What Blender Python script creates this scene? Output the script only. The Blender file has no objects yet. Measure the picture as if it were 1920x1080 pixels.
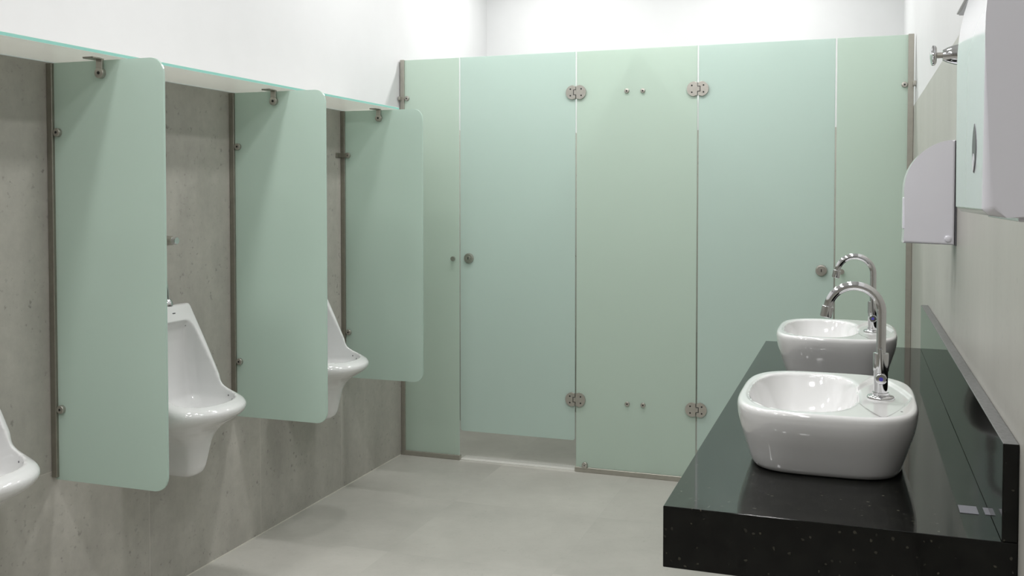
import bpy, bmesh, math, random
from mathutils import Vector, Matrix
PI = math.pi
sc = bpy.context.scene
COL = sc.collection

# ---------------------------------------------------------------- camera
cam_d = bpy.data.cameras.new('camera'); cam = bpy.data.objects.new('camera', cam_d); COL.objects.link(cam)
cam.location = (2.3902, -4.9099, 1.4512)
cam.rotation_euler = (PI/2 - 0.0298, 0, 0.3399)
cam_d.sensor_width = 36.0
cam_d.lens = 36.0*1824.0/1920.0
cam_d.shift_y = -(540-421.07)/1920.0
cam_d.clip_start = 0.02
sc.camera = cam

# ---------------------------------------------------------------- world and exposure
world = bpy.data.worlds.new('world'); sc.world = world; world.use_nodes = True
world.node_tree.nodes['Background'].inputs[0].default_value = (0.9, 0.95, 1.0, 1)
world.node_tree.nodes['Background'].inputs[1].default_value = 0.05
sc.view_settings.view_transform = 'Standard'; sc.view_settings.look = 'None'
sc.view_settings.gamma = 1.0; sc.view_settings.use_curve_mapping = False
sc.view_settings.exposure = -0.16
sc.cycles.diffuse_bounces = 6; sc.cycles.max_bounces = 12; sc.cycles.transmission_bounces = 8
sc.cycles.sample_clamp_indirect = 6.0

# ceiling lights: (x, y, watts)
CEIL = 3.10
LIGHTS = [(0.58, 0.60, 20), (1.85, 0.60, 20),
          (0.60, -0.75, 9), (1.32, -0.75, 10), (2.04, -0.75, 9),
          (0.60, -2.25, 9), (1.32, -2.25, 10), (2.04, -2.25, 9),
          (0.60, -3.75, 9), (1.32, -3.75, 10), (2.04, -3.75, 9),
          (0.60, -5.25, 10), (1.32, -5.25, 11), (2.04, -5.25, 10)]  # unseen row added behind the camera as fill light
LIGHT_SIZE = 0.17

# ---------------------------------------------------------------- mesh helpers
def new_mesh(bm, name, mats, smooth=None):
    me = bpy.data.meshes.new(name)
    bmesh.ops.recalc_face_normals(bm, faces=bm.faces[:])
    bm.to_mesh(me); bm.free()
    for m in (mats if isinstance(mats, (list, tuple)) else [mats]):
        me.materials.append(m)
    if smooth is not None:
        if smooth >= 180:
            for p in me.polygons: p.use_smooth = True
        else:
            for p in me.polygons: p.use_smooth = True
            lim = math.cos(math.radians(smooth)); at = {}
            for p in me.polygons:
                for v in p.vertices: at.setdefault(v, []).append((p.normal.copy(), p.area))
            nor = []
            for p in me.polygons:
                for li in p.loop_indices:
                    acc = Vector((0, 0, 0))
                    for nn, ar in at[me.loops[li].vertex_index]:
                        if nn.dot(p.normal) > lim: acc += nn*ar
                    nor.append(acc.normalized() if acc.length > 1e-12 else p.normal.copy())
            me.normals_split_custom_set(nor)
    return me

def link(name, me, parent=None, loc=(0, 0, 0), rot=(0, 0, 0)):
    o = bpy.data.objects.new(name, me); COL.objects.link(o)
    o.location = loc; o.rotation_euler = rot
    if parent is not None: o.parent = parent
    return o

def obj(name, bm, mats, parent=None, smooth=50, loc=(0, 0, 0), rot=(0, 0, 0)):
    return link(name, new_mesh(bm, name, mats, smooth), parent, loc, rot)

def thing(name, label, cat, loc, rotz=0, group=None):
    o = bpy.data.objects.new(name, None); COL.objects.link(o)
    o.empty_display_size = 0.05
    o.location = loc; o.rotation_euler = (0, 0, rotz)
    return tag(o, label, cat, group)

def tag(o, label, cat, group=None):
    o['label'] = label; o['category'] = cat
    if group: o['group'] = group
    return o

def copy_tree(o, parent=None):
    c = o.copy(); COL.objects.link(c)
    if parent is not None: c.parent = parent
    for ch in o.children: copy_tree(ch, c)
    return c

def BM(): return bmesh.new()

def box(bm, lo, hi, bevel=0, seg=2, mi=0):
    vs = [bm.verts.new((x, y, z)) for x in (lo[0], hi[0]) for y in (lo[1], hi[1]) for z in (lo[2], hi[2])]
    idx = [(0, 1, 3, 2), (4, 6, 7, 5), (0, 4, 5, 1), (2, 3, 7, 6), (0, 2, 6, 4), (1, 5, 7, 3)]
    fs = [bm.faces.new([vs[i] for i in f]) for f in idx]
    for f in fs: f.material_index = mi
    if bevel:
        es = list({e for f in fs for e in f.edges})
        bmesh.ops.bevel(bm, geom=es, offset=bevel, segments=seg, profile=0.5, affect='EDGES')
    return fs

def rings_to_faces(bm, rings, cap0=True, cap1=True, mi=0, closed=True):
    out = []
    for a, b in zip(rings, rings[1:]):
        n = len(a)
        for i in range(n if closed else n-1):
            j = (i+1) % n
            f = bm.faces.new((a[i], a[j], b[j], b[i])); f.material_index = mi; out.append(f)
    if cap0: f = bm.faces.new(list(reversed(rings[0]))); f.material_index = mi; out.append(f)
    if cap1: f = bm.faces.new(rings[-1]); f.material_index = mi; out.append(f)
    return out

def frame_axes(ax):
    ax = Vector(ax).normalized()
    up = Vector((0, 0, 1)) if abs(ax.z) < 0.9 else Vector((1, 0, 0))
    u = ax.cross(up).normalized(); v = ax.cross(u).normalized()
    return ax, u, v

def lathe(bm, prof, origin=(0, 0, 0), axis=(0, 0, 1), seg=40, mi=0, cap0=True, cap1=True):
    """prof: list of (radius, distance along axis)."""
    ax, u, v = frame_axes(axis); o = Vector(origin); rings = []
    for r, h in prof:
        r = max(r, 1e-5)
        rings.append([bm.verts.new(o + ax*h + (u*math.cos(2*PI*k/seg) + v*math.sin(2*PI*k/seg))*r) for k in range(seg)])
    return rings_to_faces(bm, rings, cap0, cap1, mi)

def tube(bm, pts, rad, seg=20, mi=0):
    pts = [Vector(p) for p in pts]; rings = []
    prev_u = None
    for i, p in enumerate(pts):
        t = (pts[min(i+1, len(pts)-1)] - pts[max(i-1, 0)]).normalized()
        if prev_u is None: _, u, _v = frame_axes(t)
        else: u = (prev_u - t*prev_u.dot(t)).normalized()
        v = t.cross(u); prev_u = u
        r = rad[i] if isinstance(rad, (list, tuple)) else rad
        rings.append([bm.verts.new(p + (u*math.cos(2*PI*k/seg) + v*math.sin(2*PI*k/seg))*r) for k in range(seg)])
    return rings_to_faces(bm, rings, True, True, mi)

def prism(bm, outline, axis, t0, t1, bevel=0, seg=2, side_mi=0, face_mi=0):
    """outline: 2D points in the plane normal to axis ('x': (y,z), 'y': (x,z), 'z': (x,y))."""
    def P(a, b, t):
        return {'x': (t, a, b), 'y': (a, t, b), 'z': (a, b, t)}[axis]
    r0 = [bm.verts.new(P(a, b, t0)) for a, b in outline]; r1 = [bm.verts.new(P(a, b, t1)) for a, b in outline]
    n = len(outline); fs = []
    for i in range(n):
        f = bm.faces.new((r0[i], r0[(i+1) % n], r1[(i+1) % n], r1[i])); f.material_index = side_mi; fs.append(f)
    c0 = bm.faces.new(list(reversed(r0))); c1 = bm.faces.new(r1)
    c0.material_index = c1.material_index = face_mi
    if bevel:
        es = list(set(c0.edges) | set(c1.edges))
        bmesh.ops.bevel(bm, geom=es, offset=bevel, segments=seg, profile=0.5, affect='EDGES')
    return fs

def rounded_rect(x0, z0, x1, z1, r, seg=8):
    """r: radius or (bl, br, tr, tl)."""
    if not isinstance(r, (list, tuple)): r = (r,)*4
    out = []
    for (cx, cz, a0), rr in zip(((x0, z0, PI), (x1, z0, 1.5*PI), (x1, z1, 0), (x0, z1, 0.5*PI)), r):
        sx = 1 if cx == x0 else -1; sz = 1 if cz == z0 else -1
        if rr <= 0: out.append((cx, cz)); continue
        ox, oz = cx + sx*rr, cz + sz*rr
        for k in range(seg+1):
            a = a0 + 0.5*PI*k/seg
            out.append((ox + rr*math.cos(a), oz + rr*math.sin(a)))
    return out

def loft(bm, sections, mi=0):
    rings = [[bm.verts.new(p) for p in s] for s in sections]
    return rings_to_faces(bm, rings, True, True, mi)

# ---------------------------------------------------------------- materials
def mat(name):
    m = bpy.data.materials.new(name); m.use_nodes = True
    nt = m.node_tree; return m, nt, nt.nodes['Principled BSDF']

def simple(name, col, rough=0.5, metal=0.0, noise=0.0, nscale=30, bump=0.0, coat=0.0, spec=None, rvar=0.0):
    m, nt, b = mat(name)
    b.inputs['Roughness'].default_value = rough; b.inputs['Metallic'].default_value = metal
    b.inputs['Coat Weight'].default_value = coat; b.inputs['Coat Roughness'].default_value = 0.04
    if spec is not None: b.inputs['Specular IOR Level'].default_value = spec
    tc = nt.nodes.new('ShaderNodeTexCoord'); nz = nt.nodes.new('ShaderNodeTexNoise')
    nz.inputs['Scale'].default_value = nscale; nz.inputs['Detail'].default_value = 4
    nt.links.new(tc.outputs['Object'], nz.inputs['Vector'])
    cr = nt.nodes.new('ShaderNodeValToRGB')
    cr.color_ramp.elements[0].color = tuple(c*(1-noise) for c in col) + (1,)
    cr.color_ramp.elements[1].color = tuple(min(1, c*(1+noise)) for c in col) + (1,)
    cr.color_ramp.elements[0].position = 0.3; cr.color_ramp.elements[1].position = 0.7
    nt.links.new(nz.outputs['Fac'], cr.inputs[0]); nt.links.new(cr.outputs[0], b.inputs['Base Color'])
    if bump:
        bp = nt.nodes.new('ShaderNodeBump'); bp.inputs['Strength'].default_value = bump; bp.inputs['Distance'].default_value = 0.002
        nt.links.new(nz.outputs['Fac'], bp.inputs['Height']); nt.links.new(bp.outputs[0], b.inputs['Normal'])
    return m

def N(nt, typ, **kw):
    n = nt.nodes.new(typ)
    for k, v in kw.items(): setattr(n, k, v)
    return n

def math_(nt, op, a, b=None):
    n = N(nt, 'ShaderNodeMath', operation=op)
    for i, v in enumerate((a, b)):
        if v is None: continue
        if isinstance(v, (int, float)): n.inputs[i].default_value = v
        else: nt.links.new(v, n.inputs[i])
    return n.outputs[0]

def mix_col(nt, fac, a, b, blend='MIX'):
    n = N(nt, 'ShaderNodeMix', data_type='RGBA', blend_type=blend)
    for sock, v in ((n.inputs[0], fac), (n.inputs[6], a), (n.inputs[7], b)):
        if isinstance(v, (int, float)): sock.default_value = v
        elif isinstance(v, tuple): sock.default_value = v + (1,)
        else: nt.links.new(v, sock)
    return n.outputs[2]

def tile_material(name, col, ax_a, per_a, off_a, ax_b, joints_b, groutcol, rough, jw, speck=0.35, tone=0.05, grout_amt=0.5, cloud=0.12, streak=(1, 1, 1)):
    """Concrete-look porcelain: joints every per_a along ax_a and at joints_b = ('list', [..]) or ('per', p, o) along ax_b."""
    m, nt, b = mat(name)
    geo = N(nt, 'ShaderNodeNewGeometry'); sp = N(nt, 'ShaderNodeSeparateXYZ'); nt.links.new(geo.outputs['Position'], sp.inputs[0])
    A, B = sp.outputs[ax_a], sp.outputs[ax_b]
    def per_line(S, per, off):
        q = math_(nt, 'DIVIDE', math_(nt, 'SUBTRACT', S, off), per)
        fr = math_(nt, 'FRACT', math_(nt, 'ADD', q, 100.5))
        d = math_(nt, 'ABSOLUTE', math_(nt, 'SUBTRACT', fr, 0.5))
        return math_(nt, 'LESS_THAN', d, jw*0.5/per), math_(nt, 'FLOOR', q)
    la, ia = per_line(A, per_a, off_a)
    if joints_b[0] == 'per':
        lb, ib = per_line(B, joints_b[1], joints_b[2])
    else:
        z = joints_b[1]
        lb = math_(nt, 'LESS_THAN', math_(nt, 'ABSOLUTE', math_(nt, 'SUBTRACT', B, z)), jw*0.5)
        ib = math_(nt, 'GREATER_THAN', B, z)
    line = math_(nt, 'MAXIMUM', la, lb)
    cmb = N(nt, 'ShaderNodeCombineXYZ'); nt.links.new(ia, cmb.inputs[0]); nt.links.new(ib, cmb.inputs[1])
    wn = N(nt, 'ShaderNodeTexWhiteNoise', noise_dimensions='3D'); nt.links.new(cmb.outputs[0], wn.inputs['Vector'])
    # clouds, offset from tile to tile
    vm = N(nt, 'ShaderNodeVectorMath', operation='MULTIPLY_ADD'); nt.links.new(wn.outputs['Color'], vm.inputs[0])
    vm.inputs[1].default_value = (7, 7, 7); nt.links.new(geo.outputs['Position'], vm.inputs[2])
    mp = N(nt, 'ShaderNodeMapping'); mp.inputs['Scale'].default_value = streak; nt.links.new(vm.outputs[0], mp.inputs[0])
    cl = N(nt, 'ShaderNodeTexNoise'); cl.inputs['Scale'].default_value = 2.6; cl.inputs['Detail'].default_value = 7; cl.inputs['Roughness'].default_value = 0.6
    nt.links.new(mp.outputs[0], cl.inputs['Vector'])
    clr = N(nt, 'ShaderNodeMapRange'); clr.inputs[1].default_value = 0.3; clr.inputs[2].default_value = 0.7
    clr.inputs[3].default_value = 1-cloud; clr.inputs[4].default_value = 1+cloud; nt.links.new(cl.outputs['Fac'], clr.inputs[0])
    tn = N(nt, 'ShaderNodeMapRange'); tn.inputs[3].default_value = 1-tone; tn.inputs[4].default_value = 1+tone; nt.links.new(wn.outputs['Value'], tn.inputs[0])
    f = math_(nt, 'MULTIPLY', clr.outputs[0], tn.outputs[0])
    # pits
    pn = N(nt, 'ShaderNodeTexNoise'); pn.inputs['Scale'].default_value = 55; pn.inputs['Detail'].default_value = 3; nt.links.new(vm.outputs[0], pn.inputs['Vector'])
    pn2 = N(nt, 'ShaderNodeTexNoise'); pn2.inputs['Scale'].default_value = 5; nt.links.new(vm.outputs[0], pn2.inputs['Vector'])
    pit = N(nt, 'ShaderNodeMapRange'); pit.inputs[1].default_value = 0.62; pit.inputs[2].default_value = 0.73; nt.links.new(pn.outputs['Fac'], pit.inputs[0])
    pg = N(nt, 'ShaderNodeMapRange'); pg.inputs[1].default_value = 0.36; pg.inputs[2].default_value = 0.6; nt.links.new(pn2.outputs['Fac'], pg.inputs[0])
    pitm = math_(nt, 'MULTIPLY', math_(nt, 'MULTIPLY', pit.outputs[0], pg.outputs[0]), speck)
    f = math_(nt, 'MULTIPLY', f, math_(nt, 'SUBTRACT', 1.0, pitm))
    gn = N(nt, 'ShaderNodeTexNoise'); gn.inputs['Scale'].default_value = 22; gn.inputs['Detail'].default_value = 6; gn.inputs['Roughness'].default_value = 0.7; nt.links.new(vm.outputs[0], gn.inputs['Vector'])
    gr = N(nt, 'ShaderNodeMapRange'); gr.inputs[1].default_value = 0.3; gr.inputs[2].default_value = 0.7; gr.inputs[3].default_value = 1-speck*0.18; gr.inputs[4].default_value = 1+speck*0.18; nt.links.new(gn.outputs['Fac'], gr.inputs[0])
    f = math_(nt, 'MULTIPLY', f, gr.outputs[0])
    fc = N(nt, 'ShaderNodeCombineColor'); [nt.links.new(f, fc.inputs[i]) for i in range(3)]
    c = mix_col(nt, 1.0, col, fc.outputs[0], 'MULTIPLY')
    c = mix_col(nt, math_(nt, 'MULTIPLY', line, grout_amt), c, groutcol)
    nt.links.new(c, b.inputs['Base Color'])
    b.inputs['Roughness'].default_value = rough
    bp = N(nt, 'ShaderNodeBump'); bp.inputs['Strength'].default_value = 0.25; bp.inputs['Distance'].default_value = 0.001; bp.invert = True
    nt.links.new(math_(nt, 'ADD', line, pitm), bp.inputs['Height']); nt.links.new(bp.outputs[0], b.inputs['Normal'])
    return m

def frosted(name, col, tcol, trans=0.5, rough=0.16, refl=0.5):
    """Acid-etched glass: light scatters back and through, with a soft surface sheen."""
    m = bpy.data.materials.new(name); m.use_nodes = True; nt = m.node_tree; nt.nodes.clear()
    out = N(nt, 'ShaderNodeOutputMaterial')
    tc = N(nt, 'ShaderNodeTexCoord'); nz = N(nt, 'ShaderNodeTexNoise'); nz.inputs['Scale'].default_value = 1.5
    nt.links.new(tc.outputs['Object'], nz.inputs['Vector'])
    c = mix_col(nt, nz.outputs['Fac'], tuple(x*0.985 for x in col), tuple(min(1, x*1.015) for x in col))
    d = N(nt, 'ShaderNodeBsdfDiffuse'); nt.links.new(c, d.inputs[0])
    t = N(nt, 'ShaderNodeBsdfTranslucent'); t.inputs[0].default_value = tcol + (1,)
    g = N(nt, 'ShaderNodeBsdfGlossy'); g.inputs['Roughness'].default_value = rough; g.inputs[0].default_value = (1, 1, 1, 1)
    mx = N(nt, 'ShaderNodeMixShader'); mx.inputs[0].default_value = trans
    nt.links.new(d.outputs[0], mx.inputs[1]); nt.links.new(t.outputs[0], mx.inputs[2])
    fr = N(nt, 'ShaderNodeFresnel'); fr.inputs[0].default_value = 1.45
    mx2 = N(nt, 'ShaderNodeMixShader'); nt.links.new(math_(nt, 'MULTIPLY', fr.outputs[0], refl), mx2.inputs[0])
    nt.links.new(mx.outputs[0], mx2.inputs[1]); nt.links.new(g.outputs[0], mx2.inputs[2])
    nt.links.new(mx2.outputs[0], out.inputs[0])
    return m

M = {}
M['plaster'] = simple('white_plaster', (0.59, 0.59, 0.597), 0.6, noise=0.01, nscale=8)
M['ceil'] = simple('white_ceiling_paint', (0.86, 0.86, 0.86), 0.7, noise=0.01, nscale=8)
M['tile_left'] = tile_material('grey_wall_tile', (0.385, 0.37, 0.335), 1, 0.694, -0.682, 2, ('list', 0.578), (0.62, 0.60, 0.55), 0.45, 0.003, speck=0.42, tone=0.06, grout_amt=0.4, cloud=0.14, streak=(1, 1.6, 0.5))
M['tile_right'] = tile_material('pale_wall_tile', (0.40, 0.39, 0.36), 1, 0.694, -0.682, 2, ('list', 0.578), (0.55, 0.54, 0.50), 0.4, 0.002, speck=0.10, tone=0.02, grout_amt=0.2, cloud=0.06, streak=(1, 1.6, 0.4))
M['floor'] = tile_material('grey_floor_tile', (0.42, 0.408, 0.375), 0, 0.70, 0.607, 1, ('per', 0.694, -0.682), (0.36, 0.355, 0.33), 0.5, 0.002, speck=0.12, tone=0.06, grout_amt=0.35, cloud=0.10)
M['pale_strip'] = simple('pale_floor_strip', (0.55, 0.54, 0.51), 0.4, noise=0.05, nscale=60)
M['grout'] = simple('pale_grout', (0.62, 0.60, 0.54), 0.8, noise=0.05, nscale=60)
M['glass_fixed'] = frosted('frosted_glass_warm_green', (0.69, 0.80, 0.722), (0.705, 0.80, 0.735))
M['glass_door'] = frosted('frosted_glass_cool_green', (0.68, 0.80, 0.748), (0.695, 0.80, 0.758))
M['glass_divider'] = frosted('frosted_glass_cool_green_panel', (0.67, 0.79, 0.725), (0.69, 0.79, 0.735))
M['glass_edge'] = frosted('glass_edge_green', (0.72, 0.80, 0.77), (0.72, 0.80, 0.77), refl=0.6, rough=0.1)
M['panel_edge'] = frosted('panel_edge_green', (0.56, 0.68, 0.625), (0.56, 0.68, 0.625), refl=0.5, rough=0.1)
M['shelf'] = frosted('frosted_white_glass', (0.80, 0.80, 0.77), (0.88, 0.88, 0.84), trans=0.60, rough=0.2)
M['shelf_edge'] = frosted('glass_edge_turquoise', (0.30, 0.62, 0.56), (0.36, 0.74, 0.67), refl=0.8, rough=0.08)
M['channel'] = simple('satin_aluminium_shaded', (0.30, 0.285, 0.245), 0.42, 0.8, noise=0.06, nscale=40)  # reflection of darker surroundings put into the metal colour
M['channel_lit'] = simple('satin_aluminium_lit', (0.40, 0.385, 0.34), 0.42, 0.7, noise=0.05, nscale=40)  # same metal, its brighter reflections put into the colour
M['steel'] = simple('satin_steel', (0.48, 0.46, 0.42), 0.34, 0.9, noise=0.05, nscale=60)
M['chrome'] = simple('chrome', (0.66, 0.66, 0.67), 0.06, 1.0, noise=0.01)
M['ceramic'] = simple('white_ceramic', (0.70, 0.70, 0.70), 0.07, noise=0.005, coat=0.6)
M['plastic'] = simple('white_plastic', (0.73, 0.725, 0.785), 0.12, noise=0.005, coat=0.5)
M['plastic_grey'] = simple('grey_plastic', (0.10, 0.10, 0.11), 0.4, noise=0.05)
M['black'] = simple('black_gap', (0.012, 0.012, 0.012), 0.5, noise=0.1)
M['rubber'] = simple('black_rubber', (0.02, 0.02, 0.02), 0.6, noise=0.1)
M['paper'] = simple('white_paper', (0.62, 0.62, 0.66), 0.5, noise=0.02)
M['patch_grey'] = simple('grey_white_patch', (0.14, 0.14, 0.16), 0.5, noise=0.05)
M['blue'] = simple('blue_enamel', (0.06, 0.05, 0.35), 0.3, noise=0.05)

def granite():
    m, nt, b = mat('black_granite')
    tc = N(nt, 'ShaderNodeTexCoord')
    base = N(nt, 'ShaderNodeTexNoise'); base.inputs['Scale'].default_value = 28; base.inputs['Detail'].default_value = 6
    nt.links.new(tc.outputs['Object'], base.inputs['Vector'])
    cr = N(nt, 'ShaderNodeValToRGB'); cr.color_ramp.elements[0].color = (0.0025, 0.0026, 0.0025, 1); cr.color_ramp.elements[1].color = (0.008, 0.0083, 0.007, 1)
    cr.color_ramp.elements[0].position = 0.35; cr.color_ramp.elements[1].position = 0.75
    nt.links.new(base.outputs['Fac'], cr.inputs[0])
    dn = N(nt, 'ShaderNodeTexNoise'); dn.inputs['Scale'].default_value = 60; nt.links.new(tc.outputs['Object'], dn.inputs['Vector'])
    wv = N(nt, 'ShaderNodeVectorMath', operation='MULTIPLY_ADD'); nt.links.new(dn.outputs['Color'], wv.inputs[0]); wv.inputs[1].default_value = (0.012, 0.012, 0.012)
    nt.links.new(tc.outputs['Object'], wv.inputs[2])
    vo = N(nt, 'ShaderNodeTexVoronoi', feature='F1'); vo.inputs['Scale'].default_value = 85; vo.inputs['Randomness'].default_value = 1.0
    nt.links.new(wv.outputs[0], vo.inputs['Vector'])
    cellr = N(nt, 'ShaderNodeSeparateColor'); nt.links.new(vo.outputs['Color'], cellr.inputs[0])
    near = N(nt, 'ShaderNodeMapRange'); near.inputs[1].default_value = 0.26; near.inputs[2].default_value = 0.16; nt.links.new(vo.outputs['Distance'], near.inputs[0])
    pick = math_(nt, 'GREATER_THAN', cellr.outputs[0], 0.74)
    fl = math_(nt, 'MULTIPLY', math_(nt, 'MULTIPLY', near.outputs[0], pick), cellr.outputs[1])
    c = mix_col(nt, math_(nt, 'MULTIPLY', fl, 0.8), cr.outputs[0], (0.095, 0.09, 0.07))
    nt.links.new(c, b.inputs['Base Color'])
    b.inputs['Roughness'].default_value = 0.05; b.inputs['IOR'].default_value = 1.34
    return m
M['granite'] = granite()
M['sawn'] = simple('sawn_granite_edge', (0.10, 0.10, 0.098), 0.45, noise=0.25, nscale=120)

def emitter(name, col, s):
    m, nt, b = mat(name)
    b.inputs['Emission Color'].default_value = col + (1,); b.inputs['Emission Strength'].default_value = s
    return m
M['diffuser'] = emitter('light_diffuser', (0.96, 0.97, 1.0), 6.0)

# ---------------------------------------------------------------- room shell
W = 2.638; YB = 1.35; YF = -7.5; TILE_H = 1.868
def struct(name, bm, mats, parent=None, smooth=None):
    o = obj(name, bm, mats, parent, smooth)
    if parent is None: o['kind'] = 'structure'
    return o

b = BM(); box(b, (-0.2, YF-0.2, -0.12), (W+0.2, YB+0.2, 0.0)); struct('floor', b, M['floor'])
b = BM(); box(b, (-0.2, YF-0.2, CEIL), (W+0.2, YB+0.2, CEIL+0.12)); struct('ceiling', b, M['ceil'])
b = BM(); box(b, (-0.2, YF-0.2, 0), (-0.006, YB+0.2, CEIL)); wl = struct('wall_left', b, M['plaster'])
b = BM(); box(b, (-0.006, YF, 0.004), (0, YB, TILE_H)); obj('tile_cladding', b, M['tile_left'], wl, None)
b = BM(); box(b, (-0.006, YF, 0.0), (0.002, -0.02, 0.004)); obj('grout_line', b, M['grout'], wl, None)
b = BM(); box(b, (W+0.008, YF-0.2, 0), (W+0.2, YB+0.2, CEIL)); wr = struct('wall_right', b, M['plaster'])
b = BM(); box(b, (W, YF, 0), (W+0.008, YB, TILE_H)); obj('tile_cladding', b, M['tile_right'], wr, None)
b = BM(); box(b, (-0.006, YB, 0), (W+0.008, YB+0.2, CEIL)); wb = struct('wall_back', b, M['plaster'])
b = BM(); box(b, (0, YB-0.008, 0), (W, YB, TILE_H)); obj('tile_cladding', b, M['tile_left'], wb, None)
b = BM(); box(b, (-0.006, YF-0.2, 0), (W+0.008, YF, CEIL)); wf = struct('wall_front', b, M['plaster'])
b = BM(); box(b, (0, YF, 0), (W, YF+0.008, TILE_H)); obj('tile_cladding', b, M['tile_left'], wf, None)

# stall joints along the glass front
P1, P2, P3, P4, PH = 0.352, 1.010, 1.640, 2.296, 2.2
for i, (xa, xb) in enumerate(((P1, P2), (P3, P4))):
    b = BM(); box(b, (xa, 0.0, 0.0), (xb, 0.085, 0.003)); struct('trim_%d' % (i+1), b, M['pale_strip'])  # pale strip across the floor under each door

# ---------------------------------------------------------------- ceiling lights
for i, (lx, ly, lw) in enumerate(LIGHTS):
    if i < 2:
        where = ['above the left cubicle', 'above the right cubicle'][i]
    else:
        where = ('on the urinal side', 'in the middle', 'on the counter side')[(i-2) % 3] + (' just before the cubicles', ' halfway along the counter', ' beside the towel dispenser', ' behind the camera, added as unseen fill')[(i-2)//3]
    t = thing('ceiling_light', 'square white ceiling light ' + where, 'light', (lx, ly, CEIL), 0, 'square ceiling lights')
    h = LIGHT_SIZE/2
    b = BM()
    for lo, hi in (((-h-.02, -h-.02, -.012), (h+.02, -h, 0)), ((-h-.02, h, -.012), (h+.02, h+.02, 0)), ((-h-.02, -h, -.012), (-h, h, 0)), ((h, -h, -.012), (h+.02, h, 0))):
        box(b, lo, hi)
    obj('frame', b, M['plaster'], t, None)
    b = BM(); box(b, (-h, -h, -.005), (h, h, 0)); obj('diffuser', b, M['diffuser'], t, None)
    ld = bpy.data.lights.new('lamp', 'AREA'); ld.shape = 'SQUARE'; ld.size = LIGHT_SIZE; ld.energy = lw; ld.color = (1.0, 0.995, 0.98)
    lo = bpy.data.objects.new('lamp', ld); COL.objects.link(lo); lo.parent = t; lo.location = (0, 0, -0.014)

# ---------------------------------------------------------------- glass cubicle front
GT = 0.008      # glass thickness
GY = -0.005     # front face of the fixed glass sits at y = GY
def glass_panel(parent, x0, z0, x1, z1, r, m, edge=None):
    b = BM(); prism(b, rounded_rect(x0, z0, x1, z1, r, 6), 'y', -GT/2, GT/2, bevel=0.0012, seg=1, side_mi=1)
    return obj('glass_panel', b, [m, edge or M['glass_edge']], parent, None)

def disc(bm, x, z, y0, depth, r, bev=0.0025, seg=28):
    """Round fitting on a pane, proud of y0 towards -y."""
    lathe(bm, [(r, 0), (r, depth-bev), (r-bev*0.3, depth-bev*0.3), (r-bev, depth), (0.0002, depth)], (x, y0, z), (0, -1, 0), seg)

def screw_head(parent, x, z, y, r=0.0045):
    b = BM(); lathe(b, [(r, 0), (r, 0.0006), (r*0.5, 0.0008), (r*0.45, 0.0002), (0.0001, 0.0002)], (x, y, z), (0, -1, 0), 16)
    return obj('screw', b, M['rubber'], parent)

def wall_channel(parent, x0, x1, z0, z1):
    b = BM(); box(b, (x0, -0.014, z0), (x1, 0.014, z1), 0.0015, 1)
    return obj('wall_channel', b, M['channel_lit'], parent, None)
def floor_channel(parent, x0, x1):
    b = BM(); box(b, (x0, -0.014, 0.0), (x1, 0.014, 0.026), 0.0015, 1)
    return obj('floor_channel', b, M['channel_lit'], parent, None)
def edge_clip(parent, x, z, wx):
    """Round clip on the glass plus the small block on the wall side of the channel."""
    b = BM(); disc(b, x, z, -GT/2, 0.012, 0.0135)
    if wx < x: box(b, (0.0005, -0.040, z-0.010), (0.012, -0.0145, z+0.010), 0.001, 1)
    else: box(b, (wx-0.012, -0.075, z-0.010), (wx+0.0015, -0.0145, z+0.010), 0.001, 1)
    c = obj('wall_clip', b, M['steel'], parent)
    screw_head(c, x, z, -0.0172, 0.004)
    return c

# left fixed pane
t = thing('glass_partition', 'narrow frosted green fixed glass pane in the corner beside the urinal wall', 'partition', (0, 0, 0), 0, 'fixed panes of the cubicle front')
glass_panel(t, 0.006, 0.010, P1-0.003, PH, 0.0, M['glass_fixed'])
wall_channel(t, 0.0005, 0.024, 0, PH+0.002); floor_channel(t, 0.024, P1+0.002)
edge_clip(t, 0.040, 1.988, 0.0)
b = BM(); lathe(b, [(0.006, 0), (0.006, 0.012), (0.013, 0.014), (0.0135, 0.022), (0.012, 0.025), (0.0002, 0.025)], (P1-0.032, -GT/2, 1.107), (0, -1, 0), 24)
obj('door_stop', b, M['steel'], t)
# middle fixed pane
t = thing('glass_partition', 'wide frosted green fixed glass pane between the two cubicle doors', 'partition', (P2, 0, 0), 0, 'fixed panes of the cubicle front')
wm = P3-P2
glass_panel(t, 0.003, 0.010, wm-0.003, PH, 0.0, M['glass_fixed'])
floor_channel(t, -0.002, wm+0.002)
for xx, zz in ((0.269, 1.986), (0.352, 1.984), (0.277, 0.376), (0.360, 0.376)):
    b = BM(); disc(b, xx, zz, -GT/2, 0.009, 0.0125); c = obj('divider_clip', b, M['steel'], t); screw_head(c, xx, zz, -GT/2-0.0092, 0.004)
b = BM(); disc(b, 0.052, 0.038, -GT/2, 0.013, 0.0155); box(b, (0.040, -0.018, 0.020), (0.064, -0.0145, 0.036), 0.001, 1)
c = obj('floor_clip', b, M['steel'], t); screw_head(c, 0.052, 0.036, -GT/2-0.0132, 0.004)
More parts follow.
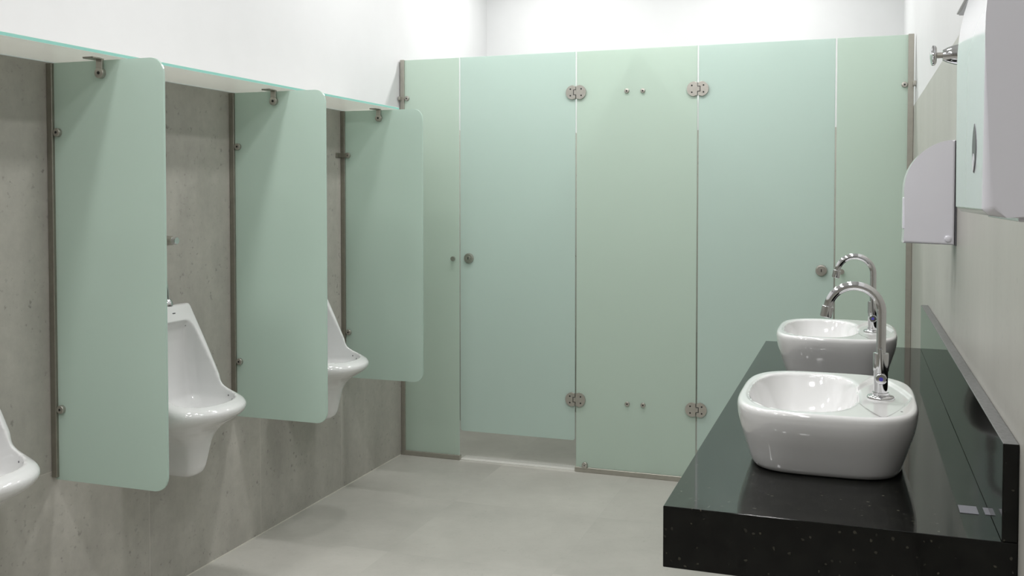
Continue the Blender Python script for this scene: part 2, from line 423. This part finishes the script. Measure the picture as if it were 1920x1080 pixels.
# right fixed pane
t = thing('glass_partition', 'frosted green fixed glass pane at the right wall behind the counter', 'partition', (P4, 0, 0), 0, 'fixed panes of the cubicle front')
wr_ = W-P4
glass_panel(t, 0.003, 0.010, wr_-0.006, PH, 0.0, M['glass_fixed'])
wall_channel(t, wr_-0.026, wr_-0.0005, 0, PH+0.002); floor_channel(t, -0.002, wr_-0.026)
edge_clip(t, wr_-0.040, 1.968, wr_+0.006)
b = BM(); lathe(b, [(0.006, 0), (0.006, 0.012), (0.013, 0.014), (0.0135, 0.022), (0.012, 0.025), (0.0002, 0.025)], (0.032, -GT/2, 1.088), (0, -1, 0), 24)
obj('door_stop', b, M['steel'], t)

def half_plate(sx, r=0.037, w=0.054):
    """Rounded half of a glass hinge: flat along the joint, round outside (sx = -1 left, 1 right)."""
    out = [(sx*0.002, -r*0.86), ]
    cx = sx*(w-r)
    for k in range(25):
        a = -PI/2 + PI*k/24
        out.append((cx + sx*r*math.cos(a), r*math.sin(a)))
    out.append((sx*0.002, r*0.86))
    return out if sx > 0 else out[::-1]

def hinge(parent, x, z, door_side):
    """door_side: -1 when the door is left of the joint."""
    b = BM()
    for s in (-1, 1):
        prism(b, [(x+a, z+c) for a, c in half_plate(s)], 'y', -GT/2-0.009, -GT/2, bevel=0.0015, seg=2)
        prism(b, [(x+a, z+c) for a, c in half_plate(s)], 'y', GT/2, GT/2+0.009, bevel=0.0015, seg=1)
    box(b, (x-0.004, -GT/2-0.0085, z-0.013), (x+0.004, GT/2+0.0085, z+0.013))
    h = obj('hinge', b, M['steel'], parent)
    b = BM(); yk = -GT/2-0.0092
    xs = x + door_side*0.012
    box(b, (min(xs, x), yk-0.0004, z+0.011), (max(xs, x), yk+0.0006, z+0.014))
    box(b, (min(xs, x), yk-0.0004, z-0.014), (max(xs, x), yk+0.0006, z-0.011))
    box(b, (xs-0.0018, yk-0.0004, z-0.014), (xs+0.0018, yk+0.0006, z+0.014))
    obj('knuckle_slot', b, M['black'], h, None)
    for s in (-1, 1):
        for dz in (-0.017, 0.017): screw_head(h, x + s*0.029, z+dz, yk+0.0002, 0.0042)
    return h

def stall_door(x0, x1, hinge_right, zs, lock_x, lock_z, label):
    t = thing('stall_door', label, 'door', (x0, 0, 0.163), 0, 'frosted glass cubicle doors')
    w = x1-x0
    glass_panel(t, 0.0045, 0.0, w-0.0045, PH-0.163, (0.012, 0.012, 0.0, 0.0), M['glass_door'])
    for z in zs: hinge(t, w if hinge_right else 0.0, z-0.163, -1 if hinge_right else 1)
    b = BM(); lx, lz = lock_x-x0, lock_z-0.163
    lathe(b, [(0.027, 0), (0.027, 0.008), (0.0255, 0.011), (0.019, 0.0125), (0.0175, 0.0115), (0.012, 0.012), (0.0115, 0.0165), (0.0002, 0.0165)], (lx, -GT/2, lz), (0, -1, 0), 36)
    lathe(b, [(0.027, 0), (0.027, 0.010), (0.0002, 0.010)], (lx, GT/2, lz), (0, 1, 0), 36)
    l = obj('lock', b, M['steel'], t)
    b = BM(); box(b, (lx-0.002, -GT/2-0.0170, lz-0.007), (lx+0.002, -GT/2-0.0163, lz+0.007)); obj('keyhole', b, M['black'], l, None)
    return t
stall_door(P1, P2, True, (1.988, 0.380), 0.408, 1.111, 'frosted glass cubicle door on the left, gap and floor showing below it')
stall_door(P3, P4, False, (1.984, 0.372), 2.236, 1.091, 'frosted glass cubicle door on the right, behind the far sink and faucet')

t = thing('stall_divider', 'frosted glass divider between the cubicles, faint behind the middle pane', 'partition', (1.328, 0.012, 0))
b = BM(); prism(b, [(0, 0.16), (YB-0.012-0.03, 0.16), (YB-0.012-0.03, PH-0.02), (0, PH-0.02)], 'x', -GT/2, GT/2, side_mi=1); obj('glass_panel', b, [M['glass_fixed'], M['glass_edge']], t, None)
b = BM(); box(b, (-0.014, YB-0.012-0.034, 0.0), (0.014, YB-0.012-0.0085, PH-0.02)); obj('wall_channel', b, M['channel'], t, None)

# ---------------------------------------------------------------- glass shelf over the urinals
b = BM(); prism(b, [(0.0, -5.6), (0.280, -5.6), (0.280, -0.598), (0.0, -0.598)], 'z', 1.870, 1.881, bevel=0.001, seg=1, side_mi=1)
tag(obj('glass_shelf', b, [M['shelf'], M['shelf_edge']], None, None), 'long white frosted glass shelf with turquoise edge running above the urinals', 'shelf')

# ---------------------------------------------------------------- urinal dividers
DIVS = [(-2.505, 'frosted green glass privacy panel beside the nearest urinal, largest of the three'),
        (-1.565, 'frosted green glass privacy panel between the middle and far urinals'),
        (-0.665, 'frosted green glass privacy panel nearest the cubicles, smallest of the three')]
Z0, Z1, DX = 0.553, 1.865, 0.437
def make_divider(label):
    t = thing('privacy_panel', label, 'privacy panel', (0, 0, Z0), 0, 'privacy panels between the urinals')
    glass_panel(t, 0.008, 0.0, DX, Z1-Z0, (0.002, 0.045, 0.045, 0.002), M['glass_divider'], M['panel_edge'])
    b = BM(); box(b, (0.0005, -0.014, 0.008), (0.022, 0.014, Z1-Z0), 0.0015, 1); obj('wall_channel', b, M['channel'], t, None)
    for z in (1.648, 0.778):
        b = BM(); disc(b, 0.038, z-Z0, -GT/2, 0.012, 0.0135)
        lathe(b, [(0.0135, 0), (0.0135, 0.010), (0.0002, 0.010)], (0.038, GT/2, z-Z0), (0, 1, 0), 24)
        c = obj('wall_clip', b, M['steel'], t); screw_head(c, 0.038, z-Z0, -GT/2-0.0122, 0.004)
    # bracket that hangs the pane from the shelf
    b = BM(); zt = 1.8695-Z0
    box(b, (0.180, -0.052, zt-0.004), (0.220, -0.005, zt), 0.001, 1)
    box(b, (0.197, -0.0165, zt-0.042), (0.220, -0.0065, zt-0.003), 0.002, 2)
    disc(b, 0.2085, zt-0.044, -GT/2, 0.014, 0.0165)
    lathe(b, [(0.0165, 0), (0.0165, 0.010), (0.0002, 0.010)], (0.2085, GT/2, zt-0.044), (0, 1, 0), 24)
    c = obj('shelf_bracket', b, M['steel'], t); screw_head(c, 0.2085, zt-0.044, -GT/2-0.0142, 0.005)
    b = BM(); box(b, (0.181, -0.053, zt-0.0002), (0.219, -0.014, zt+0.0004)); obj('rubber_pad', b, M['rubber'], c, None)
    return t
proto = make_divider(DIVS[0][1]); proto.location.y = DIVS[0][0]
for y, lab in DIVS[1:]:
    d = copy_tree(proto); d.location.y = y; d['label'] = lab
    if y == DIVS[2][0]:
        b = BM(); box(b, (0.0005, -0.022, 1.648-Z0-0.011), (0.038, -0.0145, 1.648-Z0+0.011), 0.001, 1); box(b, (0.0005, -0.060, 1.648-Z0-0.011), (0.008, -0.0145, 1.648-Z0+0.011), 0.001, 1)
        obj('wall_strap', b, M['channel'], d)

# ---------------------------------------------------------------- urinals
def d_outline(d, w, rx, ry, z, x0=0.0, seg=12):
    """Section of a bowl fixed to the wall at x0: straight sides, front corners of semi-axes rx, ry."""
    rx = min(rx, (d-x0)*0.95); ry = min(ry, w*0.98)
    out = [(x0, -w, z)]
    for cy_, a0 in ((-w+ry, -PI/2), (w-ry, 0.0)):
        for k in range(seg+1):
            a = a0 + 0.5*PI*k/seg
            out.append((d-rx + rx*math.cos(a), cy_ + ry*math.sin(a), z))
    out.append((x0, w, z))
    return out

def lerp_levels(levels, step=0.012):
    """levels: rows of numbers ordered by falling first entry; inserts linear rows."""
    out = []
    for a, c in zip(levels, levels[1:]):
        n = max(1, int(abs(a[0]-c[0])/step))
        for k in range(n): out.append([p + (q-p)*k/n for p, q in zip(a, c)])
    out.append(list(levels[-1])); return out

def carve(outer, inner, voxel, smooth_iter, name, m):
    mo = bpy.data.meshes.new('tmp'); bmesh.ops.recalc_face_normals(outer, faces=outer.faces[:]); outer.to_mesh(mo); outer.free()
    mi = bpy.data.meshes.new('tmp'); bmesh.ops.recalc_face_normals(inner, faces=inner.faces[:]); inner.to_mesh(mi); inner.free()
    oo = bpy.data.objects.new('tmp', mo); oi = bpy.data.objects.new('tmp', mi); COL.objects.link(oo); COL.objects.link(oi)
    md = oo.modifiers.new('cut', 'BOOLEAN'); md.operation = 'DIFFERENCE'; md.object = oi; md.solver = 'EXACT'
    rm = oo.modifiers.new('remesh', 'REMESH'); rm.mode = 'VOXEL'; rm.voxel_size = voxel
    sm = oo.modifiers.new('smooth', 'SMOOTH'); sm.iterations = smooth_iter; sm.factor = 0.5
    dg = bpy.context.evaluated_depsgraph_get(); dg.update()
    me = bpy.data.meshes.new_from_object(oo.evaluated_get(dg)); me.name = name
    bpy.data.objects.remove(oo); bpy.data.objects.remove(oi)
    me.materials.clear(); me.materials.append(m)
    for p in me.polygons: p.use_smooth = True; p.material_index = 0
    return me

def urinal_mesh():
    # z, depth, half width, corner semi-axes
    lv = [(1.050, 0.038, 0.144, 0.010, 0.012), (1.044, 0.044, 0.147, 0.012, 0.014), (0.90, 0.107, 0.165, 0.018, 0.022), (0.785, 0.157, 0.181, 0.028, 0.040), (0.765, 0.168, 0.183, 0.040, 0.060),
          (0.750, 0.190, 0.184, 0.065, 0.095), (0.736, 0.236, 0.184, 0.100, 0.140), (0.723, 0.287, 0.184, 0.125, 0.168), (0.712, 0.318, 0.184, 0.130, 0.176), (0.700, 0.331, 0.184, 0.132, 0.178), (0.688, 0.333, 0.183, 0.132, 0.178), (0.676, 0.327, 0.179, 0.130, 0.174),
          (0.664, 0.313, 0.171, 0.125, 0.165), (0.652, 0.294, 0.159, 0.115, 0.152), (0.638, 0.270, 0.142, 0.100, 0.135), (0.624, 0.250, 0.122, 0.090, 0.115), (0.608, 0.234, 0.099, 0.075, 0.09), (0.590, 0.223, 0.080, 0.060, 0.07), (0.57, 0.216, 0.066, 0.05, 0.055), (0.52, 0.206, 0.054, 0.04, 0.045), (0.48, 0.196, 0.047, 0.034, 0.038),
          (0.462, 0.187, 0.043, 0.03, 0.034), (0.451, 0.173, 0.037, 0.03, 0.03), (0.447, 0.155, 0.028, 0.025, 0.025)]
    outer = BM(); loft(outer, [d_outline(d, w, rx, ry, z) for z, d, w, rx, ry in lerp_levels(lv)])
    # z, back, front, half width, corner semi-axes
    iv = [(0.992, 0.064, 0.40, 0.105, 0.05, 0.05), (0.985, 0.056, 0.40, 0.113, 0.05, 0.05), (0.96, 0.043, 0.33, 0.120, 0.06, 0.06), (0.92, 0.035, 0.292, 0.127, 0.09, 0.10), (0.83, 0.033, 0.290, 0.142, 0.105, 0.13), (0.75, 0.036, 0.290, 0.150, 0.108, 0.14),
          (0.705, 0.042, 0.290, 0.150, 0.110, 0.145), (0.69, 0.052, 0.285, 0.144, 0.11, 0.138), (0.675, 0.066, 0.270, 0.130, 0.10, 0.125), (0.66, 0.09, 0.243, 0.106, 0.085, 0.10), (0.648, 0.12, 0.205, 0.06, 0.05, 0.05)]
    inner = BM()
    def sec(z, xb, xf, w, rx, ry):
        pts = d_outline(xf, w, rx, ry, z, xb)
        c = min(0.03, w*0.4, (xf-xb)*0.3)      # soften the back corners
        head = [(xb + c*(1-math.cos(a)), -w + c*(1-math.sin(a)), z) for a in (0.0, PI/8, PI/4, 3*PI/8)]
        tail = [(xb + c*(1-math.cos(a)), w - c*(1-math.sin(a)), z) for a in (3*PI/8, PI/4, PI/8, 0.0)]
        head[-1] = (xb + c, -w, z); tail[0] = (xb + c, w, z)
        return head + pts[1:-1] + tail
    loft(inner, [sec(*r) for r in lerp_levels(iv)])
    return carve(outer, inner, 0.005, 7, 'bowl', M['ceramic'])
U_ME = urinal_mesh()
from mathutils.bvhtree import BVHTree
U_BVH = BVHTree.FromPolygons([v.co.copy() for v in U_ME.vertices], [tuple(p.vertices) for p in U_ME.polygons])

def make_urinal(label, y):
    t = thing('urinal', label, 'urinal', (0.0, y, 0.447), 0, 'wall-hung urinals')
    link('bowl', U_ME, t, (0.0005, 0, -0.447))
    for yy in (-0.100, -0.060, -0.020, 0.020, 0.060, 0.100):
        zz = 0.958 + 1.1*yy*yy
        hit = U_BVH.ray_cast(Vector((1, yy, zz)), Vector((-1, 0, 0)))
        b = BM(); lathe(b, [(0.0036, -0.006), (0.0036, 0.0004), (0.0001, 0.0004)], hit[0] - Vector((0, 0, 0.447)), hit[1], 14); obj('flush_hole', b, M['plastic_grey'], t)
    hit = U_BVH.ray_cast(Vector((1, 0.035, 1.022)), Vector((-1, 0, 0)))
    hp = hit[0]
    b = BM(); box(b, (hp.x-0.004, 0.027, 1.0185-0.447), (hp.x+0.0012, 0.043, 1.0245-0.447), 0.001, 2); obj('fixing_slot', b, M['plastic_grey'], t)
    for xx, zz in ((0.205, 0.712), (0.232, 0.702)):
        hit = U_BVH.ray_cast(Vector((xx, 0.0, zz)), Vector((0, 1, 0)))
        b = BM(); lathe(b, [(0.0032, -0.005), (0.0032, 0.0004), (0.0001, 0.0004)], hit[0] - Vector((0, 0, 0.447)), -hit[1] if hit[1].y > 0 else hit[1], 12); obj('drain_hole', b, M['plastic_grey'], t)
    return t
UY = (-2.985, -2.028, -1.083)
u = make_urinal('white ceramic urinal cut off by the left edge of the photo', UY[0])
for y, lab in zip(UY[1:], ('white ceramic urinal between the two nearest privacy panels', 'white ceramic urinal partly hidden, between the middle and far privacy panels')):
    c = copy_tree(u); c.location.y = y; c['label'] = lab

def make_flush_valve(label, y):
    t = thing('flush_valve', label, 'flush valve', (0.0225, y, 1.0505), 0, 'chrome flush valves')
    b = BM(); lathe(b, [(0.0215, 0), (0.0215, 0.006), (0.0195, 0.014), (0.0145, 0.022), (0.012, 0.024), (0.0002, 0.024)], (0, 0, 0), (0, 0, 1), 36); obj('spud_cover', b, M['chrome'], t)
    b = BM(); tube(b, [(0, 0, 0.022), (0, -0.001, 0.05), (-0.001, -0.012, 0.11), (-0.002, -0.017, 0.17), (-0.001, -0.018, 0.205), (0, -0.018, 0.232)], [0.008, 0.008, 0.0075, 0.0075, 0.0085, 0.0085], 24); obj('pipe', b, M['chrome'], t)
    zc = 0.238
    b = BM(); lathe(b, [(0.030, -0.0345), (0.030, -0.030), (0.020, -0.026), (0.018, 0.022), (0.0165, 0.030), (0.0165, 0.042), (0.015, 0.046), (0.0002, 0.046)], (0, -0.018, zc), (1, 0, 0), 32); obj('valve_body', b, M['steel'], t)
    b = BM(); lathe(b, [(0.014, 0.046), (0.014, 0.058), (0.012, 0.062), (0.0002, 0.062)], (0, -0.018, zc), (1, 0, 0), 28); obj('push_button', b, M['chrome'], t)
    return t
fv = make_flush_valve('chrome flush valve and pipe above the middle urinal, edge-cut by the glass panel', UY[1]+0.036)
c = copy_tree(fv); c.location.y = UY[2]+0.036; c['label'] = 'chrome flush valve above the far urinal, hidden behind frosted glass'

# ---------------------------------------------------------------- stone counter
CZ = 0.900; CY0, CY1 = -3.205, -1.12; CX0 = 2.072
t = thing('stone_counter', 'long black granite counter on the right wall carrying both white sinks', 'counter', (CX0, CY0, CZ-0.11))
b = BM(); box(b, (0, 0, 0), (W-CX0-0.0005, CY1-CY0, 0.11), 0.0018, 2); obj('slab', b, M['granite'], t)
b = BM(); box(b, (2.614-CX0, 0.0, 0.1102), (W-CX0-0.0005, CY1-CY0-0.008, 0.268), 0.0018, 2)
for f_ in b.faces:
    f_.normal_update()
    if f_.normal.z > 0.9: f_.material_index = 1
obj('backsplash', b, [M['granite'], M['sawn']], t)
for i, (x0, x1, y0, y1, lab) in enumerate(((2.566, 2.596, -3.071, -3.026, 'larger of two small pale patches on the black counter end'), (2.606, 2.620, -3.068, -3.028, 'smaller pale sticker on the black counter, closest to the backsplash'))):
    b = BM(); box(b, (x0, y0, CZ+0.0002), (x1, y1, CZ+0.0007)); tag(obj('counter_patch', b, M['patch_grey'], None, None), lab, 'patch', 'pale patches on the counter')  # two thin pale patches on the counter top

# ---------------------------------------------------------------- sinks
def se(th, a, bb, n):
    c, s = math.cos(th), math.sin(th)
    r = (abs(c/a)**n + abs(s/bb)**n)**(-1.0/n)
    return r*c, r*s

def sstep(e0, e1, x):
    x = min(1, max(0, (x-e0)/(e1-e0))); return x*x*(3-2*x)

SH = 0.130
def sink_mesh():
    b = BM(); S = 220
    lv = [(0.0, 0.140, 0.198, 4.2), (0.003, 0.147, 0.205, 4.2), (0.012, 0.151, 0.210, 4.2), (0.03, 0.157, 0.217, 4.0), (0.06, 0.167, 0.229, 3.8), (0.085, 0.1745, 0.2385, 3.7), (0.103, 0.1778, 0.2432, 3.6),
          (0.117, 0.1787, 0.2447, 3.6), (0.1225, 0.1782, 0.2442, 3.6), (0.1262, 0.1768, 0.2428, 3.6), (0.1286, 0.1745, 0.2405, 3.6), (0.1298, 0.1718, 0.2378, 3.6), (0.130, 0.1685, 0.2345, 3.6)]
    rings = []
    for z, a, bb, n in lv:
        rings.append([b.verts.new((*se(2*PI*k/S, a, bb, n), z)) for k in range(S)])
    def h(x, y):
        rho = (abs((x+0.047)/0.112)**2.6 + abs(y/0.208)**2.6)**(1/2.6)
        z = SH
        dk = abs((x-0.108)/0.062)**1.25 + abs(y/0.222)**1.25
        z -= 0.0065*(1-sstep(0.86, 1.0, dk))
        if rho < 1.0:
            z = min(z, z - 0.100*(1-rho**3.4)**0.95)
        elif rho < 1.06:
            z -= 0.0025*(1-sstep(1.0, 1.06, rho))
        return z
    R = 100
    a, bb, n = 0.1685, 0.2345, 3.6
    for j in range(1, R):
        f = 1 - j/R
        row = []
        for k in range(S):
            x, y = se(2*PI*k/S, a, bb, n); x *= f; y *= f
            # drift the ring centre towards the bowl
            x -= 0.03*(1-f)
            row.append(b.verts.new((x, y, h(x, y))))
        rings.append(row)
    rings_to_faces(b, rings, True, False)
    c = b.verts.new((-0.03, 0, h(-0.03, 0)))
    last = rings[-1]
    for k in range(S): b.faces.new((last[k], last[(k+1) % S], c))
    me = new_mesh(b, 'basin', M['ceramic'], 180)
    return me, h(-0.047, 0)
SINK_ME, SINK_BOTTOM = sink_mesh()
SX = 2.335
def make_sink(label, y):
    t = thing('vessel_sink', label, 'sink', (SX, y, CZ+0.0005), 0, 'vessel sinks on the counter')
    link('basin', SINK_ME, t)
    b = BM(); lathe(b, [(0.022, -0.004), (0.022, 0.0015), (0.019, 0.003), (0.012, 0.001), (0.0002, 0.001)], (-0.047, 0, SINK_BOTTOM), (0, 0, 1), 32); obj('drain', b, M['chrome'], t)
    b = BM(); lathe(b, [(0.0022, -0.002), (0.0022, 0.0004), (0.0001, 0.0004)], (0.143, -0.158, SH), (0, 0, 1), 14); obj('maker_mark', b, M['plastic_grey'], t)
    return t
SY = (-2.725, -1.665)
s = make_sink('white rounded-square ceramic sink at the near end of the black counter', SY[0])
c = copy_tree(s); c.location.y = SY[1]; c['label'] = 'white rounded-square ceramic sink at the far end of the black counter'

# ---------------------------------------------------------------- faucets
def make_faucet(label, y):
    t = thing('faucet', label, 'faucet', (2.443, y, CZ+SH-0.0065), 0, 'gooseneck faucets on the sinks')
    b = BM(); lathe(b, [(0.0278, 0.0), (0.0278, 0.003), (0.0262, 0.0055), (0.020, 0.0075), (0.0168, 0.0085), (0.0168, 0.013), (0.0002, 0.013)], (0, 0, 0), (0, 0, 1), 44); obj('base_flange', b, M['chrome'], t)
    b = BM(); lathe(b, [(0.0142, 0.008), (0.0142, 0.056), (0.0158, 0.060), (0.0158, 0.094), (0.0150, 0.096), (0.0105, 0.097), (0.0002, 0.097)], (0, 0, 0), (0, 0, 1), 44); obj('body', b, M['chrome'], t)
    # gooseneck towards -x
    R = 0.0540; zc = 0.1822; pts = [(0, 0, 0.09), (0, 0, 0.12), (0, 0, 0.15)]
    n = 34; end = math.radians(168)
    for k in range(n+1):
        a = end*k/n; pts.append((-R + R*math.cos(a), 0, zc + R*math.sin(a)))
    d = Vector((-math.sin(end), 0, math.cos(end))); pts.append(tuple(Vector(pts[-1]) + d*0.005))
    b = BM(); tube(b, pts, 0.0096, 24); obj('spout', b, M['chrome'], t)
    p = Vector(pts[-1]); d = Vector((-math.sin(end), 0, math.cos(end)))
    b = BM(); lathe(b, [(0.0100, -0.004), (0.0124, -0.002), (0.0124, 0.019), (0.0112, 0.021), (0.0080, 0.021), (0.0002, 0.019)], p, d, 32); obj('aerator', b, M['chrome'], t)
    # lever on the near side
    zk = 0.045
    b = BM(); lathe(b, [(0.0085, 0.009), (0.0085, 0.0155), (0.0116, 0.0165), (0.0116, 0.0265), (0.0100, 0.0285), (0.0002, 0.0285)], (0, 0, zk), (0, -1, 0), 32)
    tube(b, [(0, -0.0195, zk+0.006), (-0.0005, -0.0205, zk+0.03), (-0.002, -0.022, zk+0.062)], [0.0050, 0.0046, 0.0050], 16)
    l = obj('lever', b, M['chrome'], t)
    b = BM(); lathe(b, [(0.0042, 0.0283), (0.0042, 0.0291), (0.0001, 0.0291)], (0, 0, zk), (0, -1, 0), 20); obj('blue_dot', b, M['blue'], l)
    return t
f = make_faucet('chrome gooseneck faucet with lever on the near white sink', SY[0])
c = copy_tree(f); c.location.y = SY[1]; c['label'] = 'chrome gooseneck faucet with lever on the far white sink'

# ---------------------------------------------------------------- dispensers on the right wall
def dispenser_profile(depth, h, bulge, flat=0.0):
    """(x, z) outline seen from the side; wall plane at x = 0, front towards -x."""
    pts = [(-0.001, 0.0), (-depth, 0.004)]
    pts.append((-depth+0.001, 0.012))
    pts += [(-depth+0.004, 0.05*h/0.275), (-depth+0.0015, 0.53*h)]
    # quarter-ellipse shoulder
    a0 = 0.53*h; n = 18
    for k in range(1, n+1):
        a = 0.5*PI*k/n
        pts.append((-0.001 - (depth-0.003)*math.cos(a)**bulge, a0 + (h-a0)*math.sin(a)**bulge))
    return pts

# soap dispenser
SDY = -2.14
t = thing('soap_dispenser', 'small white rounded wall dispenser above the far sink', 'dispenser', (W, SDY, 1.322))
b = BM(); prism(b, dispenser_profile(0.126, 0.274, 1.0), 'y', 0.0, 0.115, bevel=0.007, seg=4); obj('cover', b, M['plastic'], t, 40, (-0.004, 0, 0))
b = BM(); box(b, (-0.0045, 0.002, -0.002), (-0.0003, 0.113, 0.272)); obj('back_plate', b, M['plastic_grey'], t, None)
b = BM(); lathe(b, [(0.0085, -0.001), (0.0085, 0.0025), (0.0065, 0.004), (0.0002, 0.0042)], (-0.021, 0.0, 0.0165), (0, -1, 0), 24); obj('lock_button', b, M['plastic'], t)
b = BM(); box(b, (-0.1305, 0.030, 0.040), (-0.120, 0.085, 0.125), 0.003, 2); obj('push_lever', b, M['plastic'], t)

# paper towel dispenser
TY0, TY1, TZ0, TD, THH = -3.94, -3.68, 1.431, 0.138, 0.315
t = thing('towel_dispenser', 'large white paper towel dispenser close at the right edge, dark slit window in front', 'dispenser', (W, TY0, TZ0))
pr = [(-0.001, 0.0), (-TD+0.02, 0.0), (-TD+0.006, 0.002), (-TD, 0.008), (-TD, 0.165)]
for k in range(1, 17):
    a = 0.5*PI*k/16; pr.append((-0.03-(TD-0.03)*math.cos(a)**0.8, 0.165 + (THH-0.165)*math.sin(a)**0.9))
pr.append((-0.001, THH))
cb = BM(); prism(cb, pr, 'y', 0.0, TY1-TY0, bevel=0.010, seg=5); obj('cover', cb, M['plastic'], t, 40, (-0.002, 0, 0))
def lens(c0, z0, w, h, n=12):
    out = [];
    for k in range(n+1):
        u_ = -1 + 2*k/n; out.append((c0 + w*(1-u_*u_), z0 + h*u_))
    for k in range(1, n):
        u_ = 1 - 2*k/n; out.append((c0 - w*(1-u_*u_), z0 + h*u_))
    return out
b = BM(); prism(b, lens(0.072, 0.066, 0.016, 0.024), 'x', -TD-0.0026, -TD-0.001, bevel=0.0004, seg=1); wn_ = obj('level_window', b, M['plastic_grey'], t, None)
b = BM(); prism(b, lens(0.072, 0.052, 0.007, 0.009), 'x', -TD-0.0032, -TD-0.0024); obj('paper_level', b, M['paper'], wn_, None)
b = BM(); box(b, (-TD+0.03, 0.02, -0.004), (-0.01, TY1-TY0-0.02, 0.001), 0.0015, 2); obj('outlet_lip', b, M['plastic'], t)
b = BM(); box(b, (-0.0022, 0.004, 0.002), (-0.0003, TY1-TY0-0.004, THH-0.002)); obj('back_plate', b, M['plastic_grey'], t, None)

# stop valve on the wall
t = thing('shut_off_valve', 'chrome shut-off valve with round handle high on the right wall', 'valve', (W, -2.2, 1.808))
b = BM(); lathe(b, [(0.030, 0.0003), (0.030, 0.003), (0.0265, 0.006), (0.0245, 0.018), (0.0195, 0.032), (0.0155, 0.040), (0.0135, 0.044), (0.0002, 0.044)], (0, 0, 0), (-1, 0, 0), 40); obj('flange_cone', b, M['chrome'], t)
b = BM(); lathe(b, [(0.0075, 0.042), (0.0075, 0.060), (0.0002, 0.060)], (0, 0, 0), (-1, 0, 0), 24); obj('stem', b, M['steel'], t)
b = BM(); S_ = 60; rings = []
for k_, (rr, hh) in enumerate([(0.006, 0.058), (0.020, 0.0585), (0.0245, 0.061), (0.0255, 0.065), (0.0245, 0.069), (0.019, 0.0715), (0.008, 0.0735), (0.0005, 0.074)]):
    ring = []
    for k in range(S_):
        a = 2*PI*k/S_; r2 = rr*(1+0.07*math.cos(6*a)) if rr > 0.015 else rr
        ring.append(b.verts.new((-hh, r2*math.cos(a), r2*math.sin(a))))
    rings.append(ring)
rings_to_faces(b, rings); obj('handle', b, M['chrome'], t)

# small box on the wall at the upper edge of the picture
t = thing('wall_box', 'small white box on the right wall, cut by the top edge of the photo', 'wall box', (W+0.008, -2.36, 1.915))
b = BM(); box(b, (-0.018, 0, 0), (-0.0005, 0.20, 0.12), 0.003, 2); obj('cover', b, M['plaster'], t)
b = BM(); box(b, (-0.012, 0.004, -0.003), (-0.0005, 0.196, 0.002)); obj('base_plate', b, M['paper'], t, None)
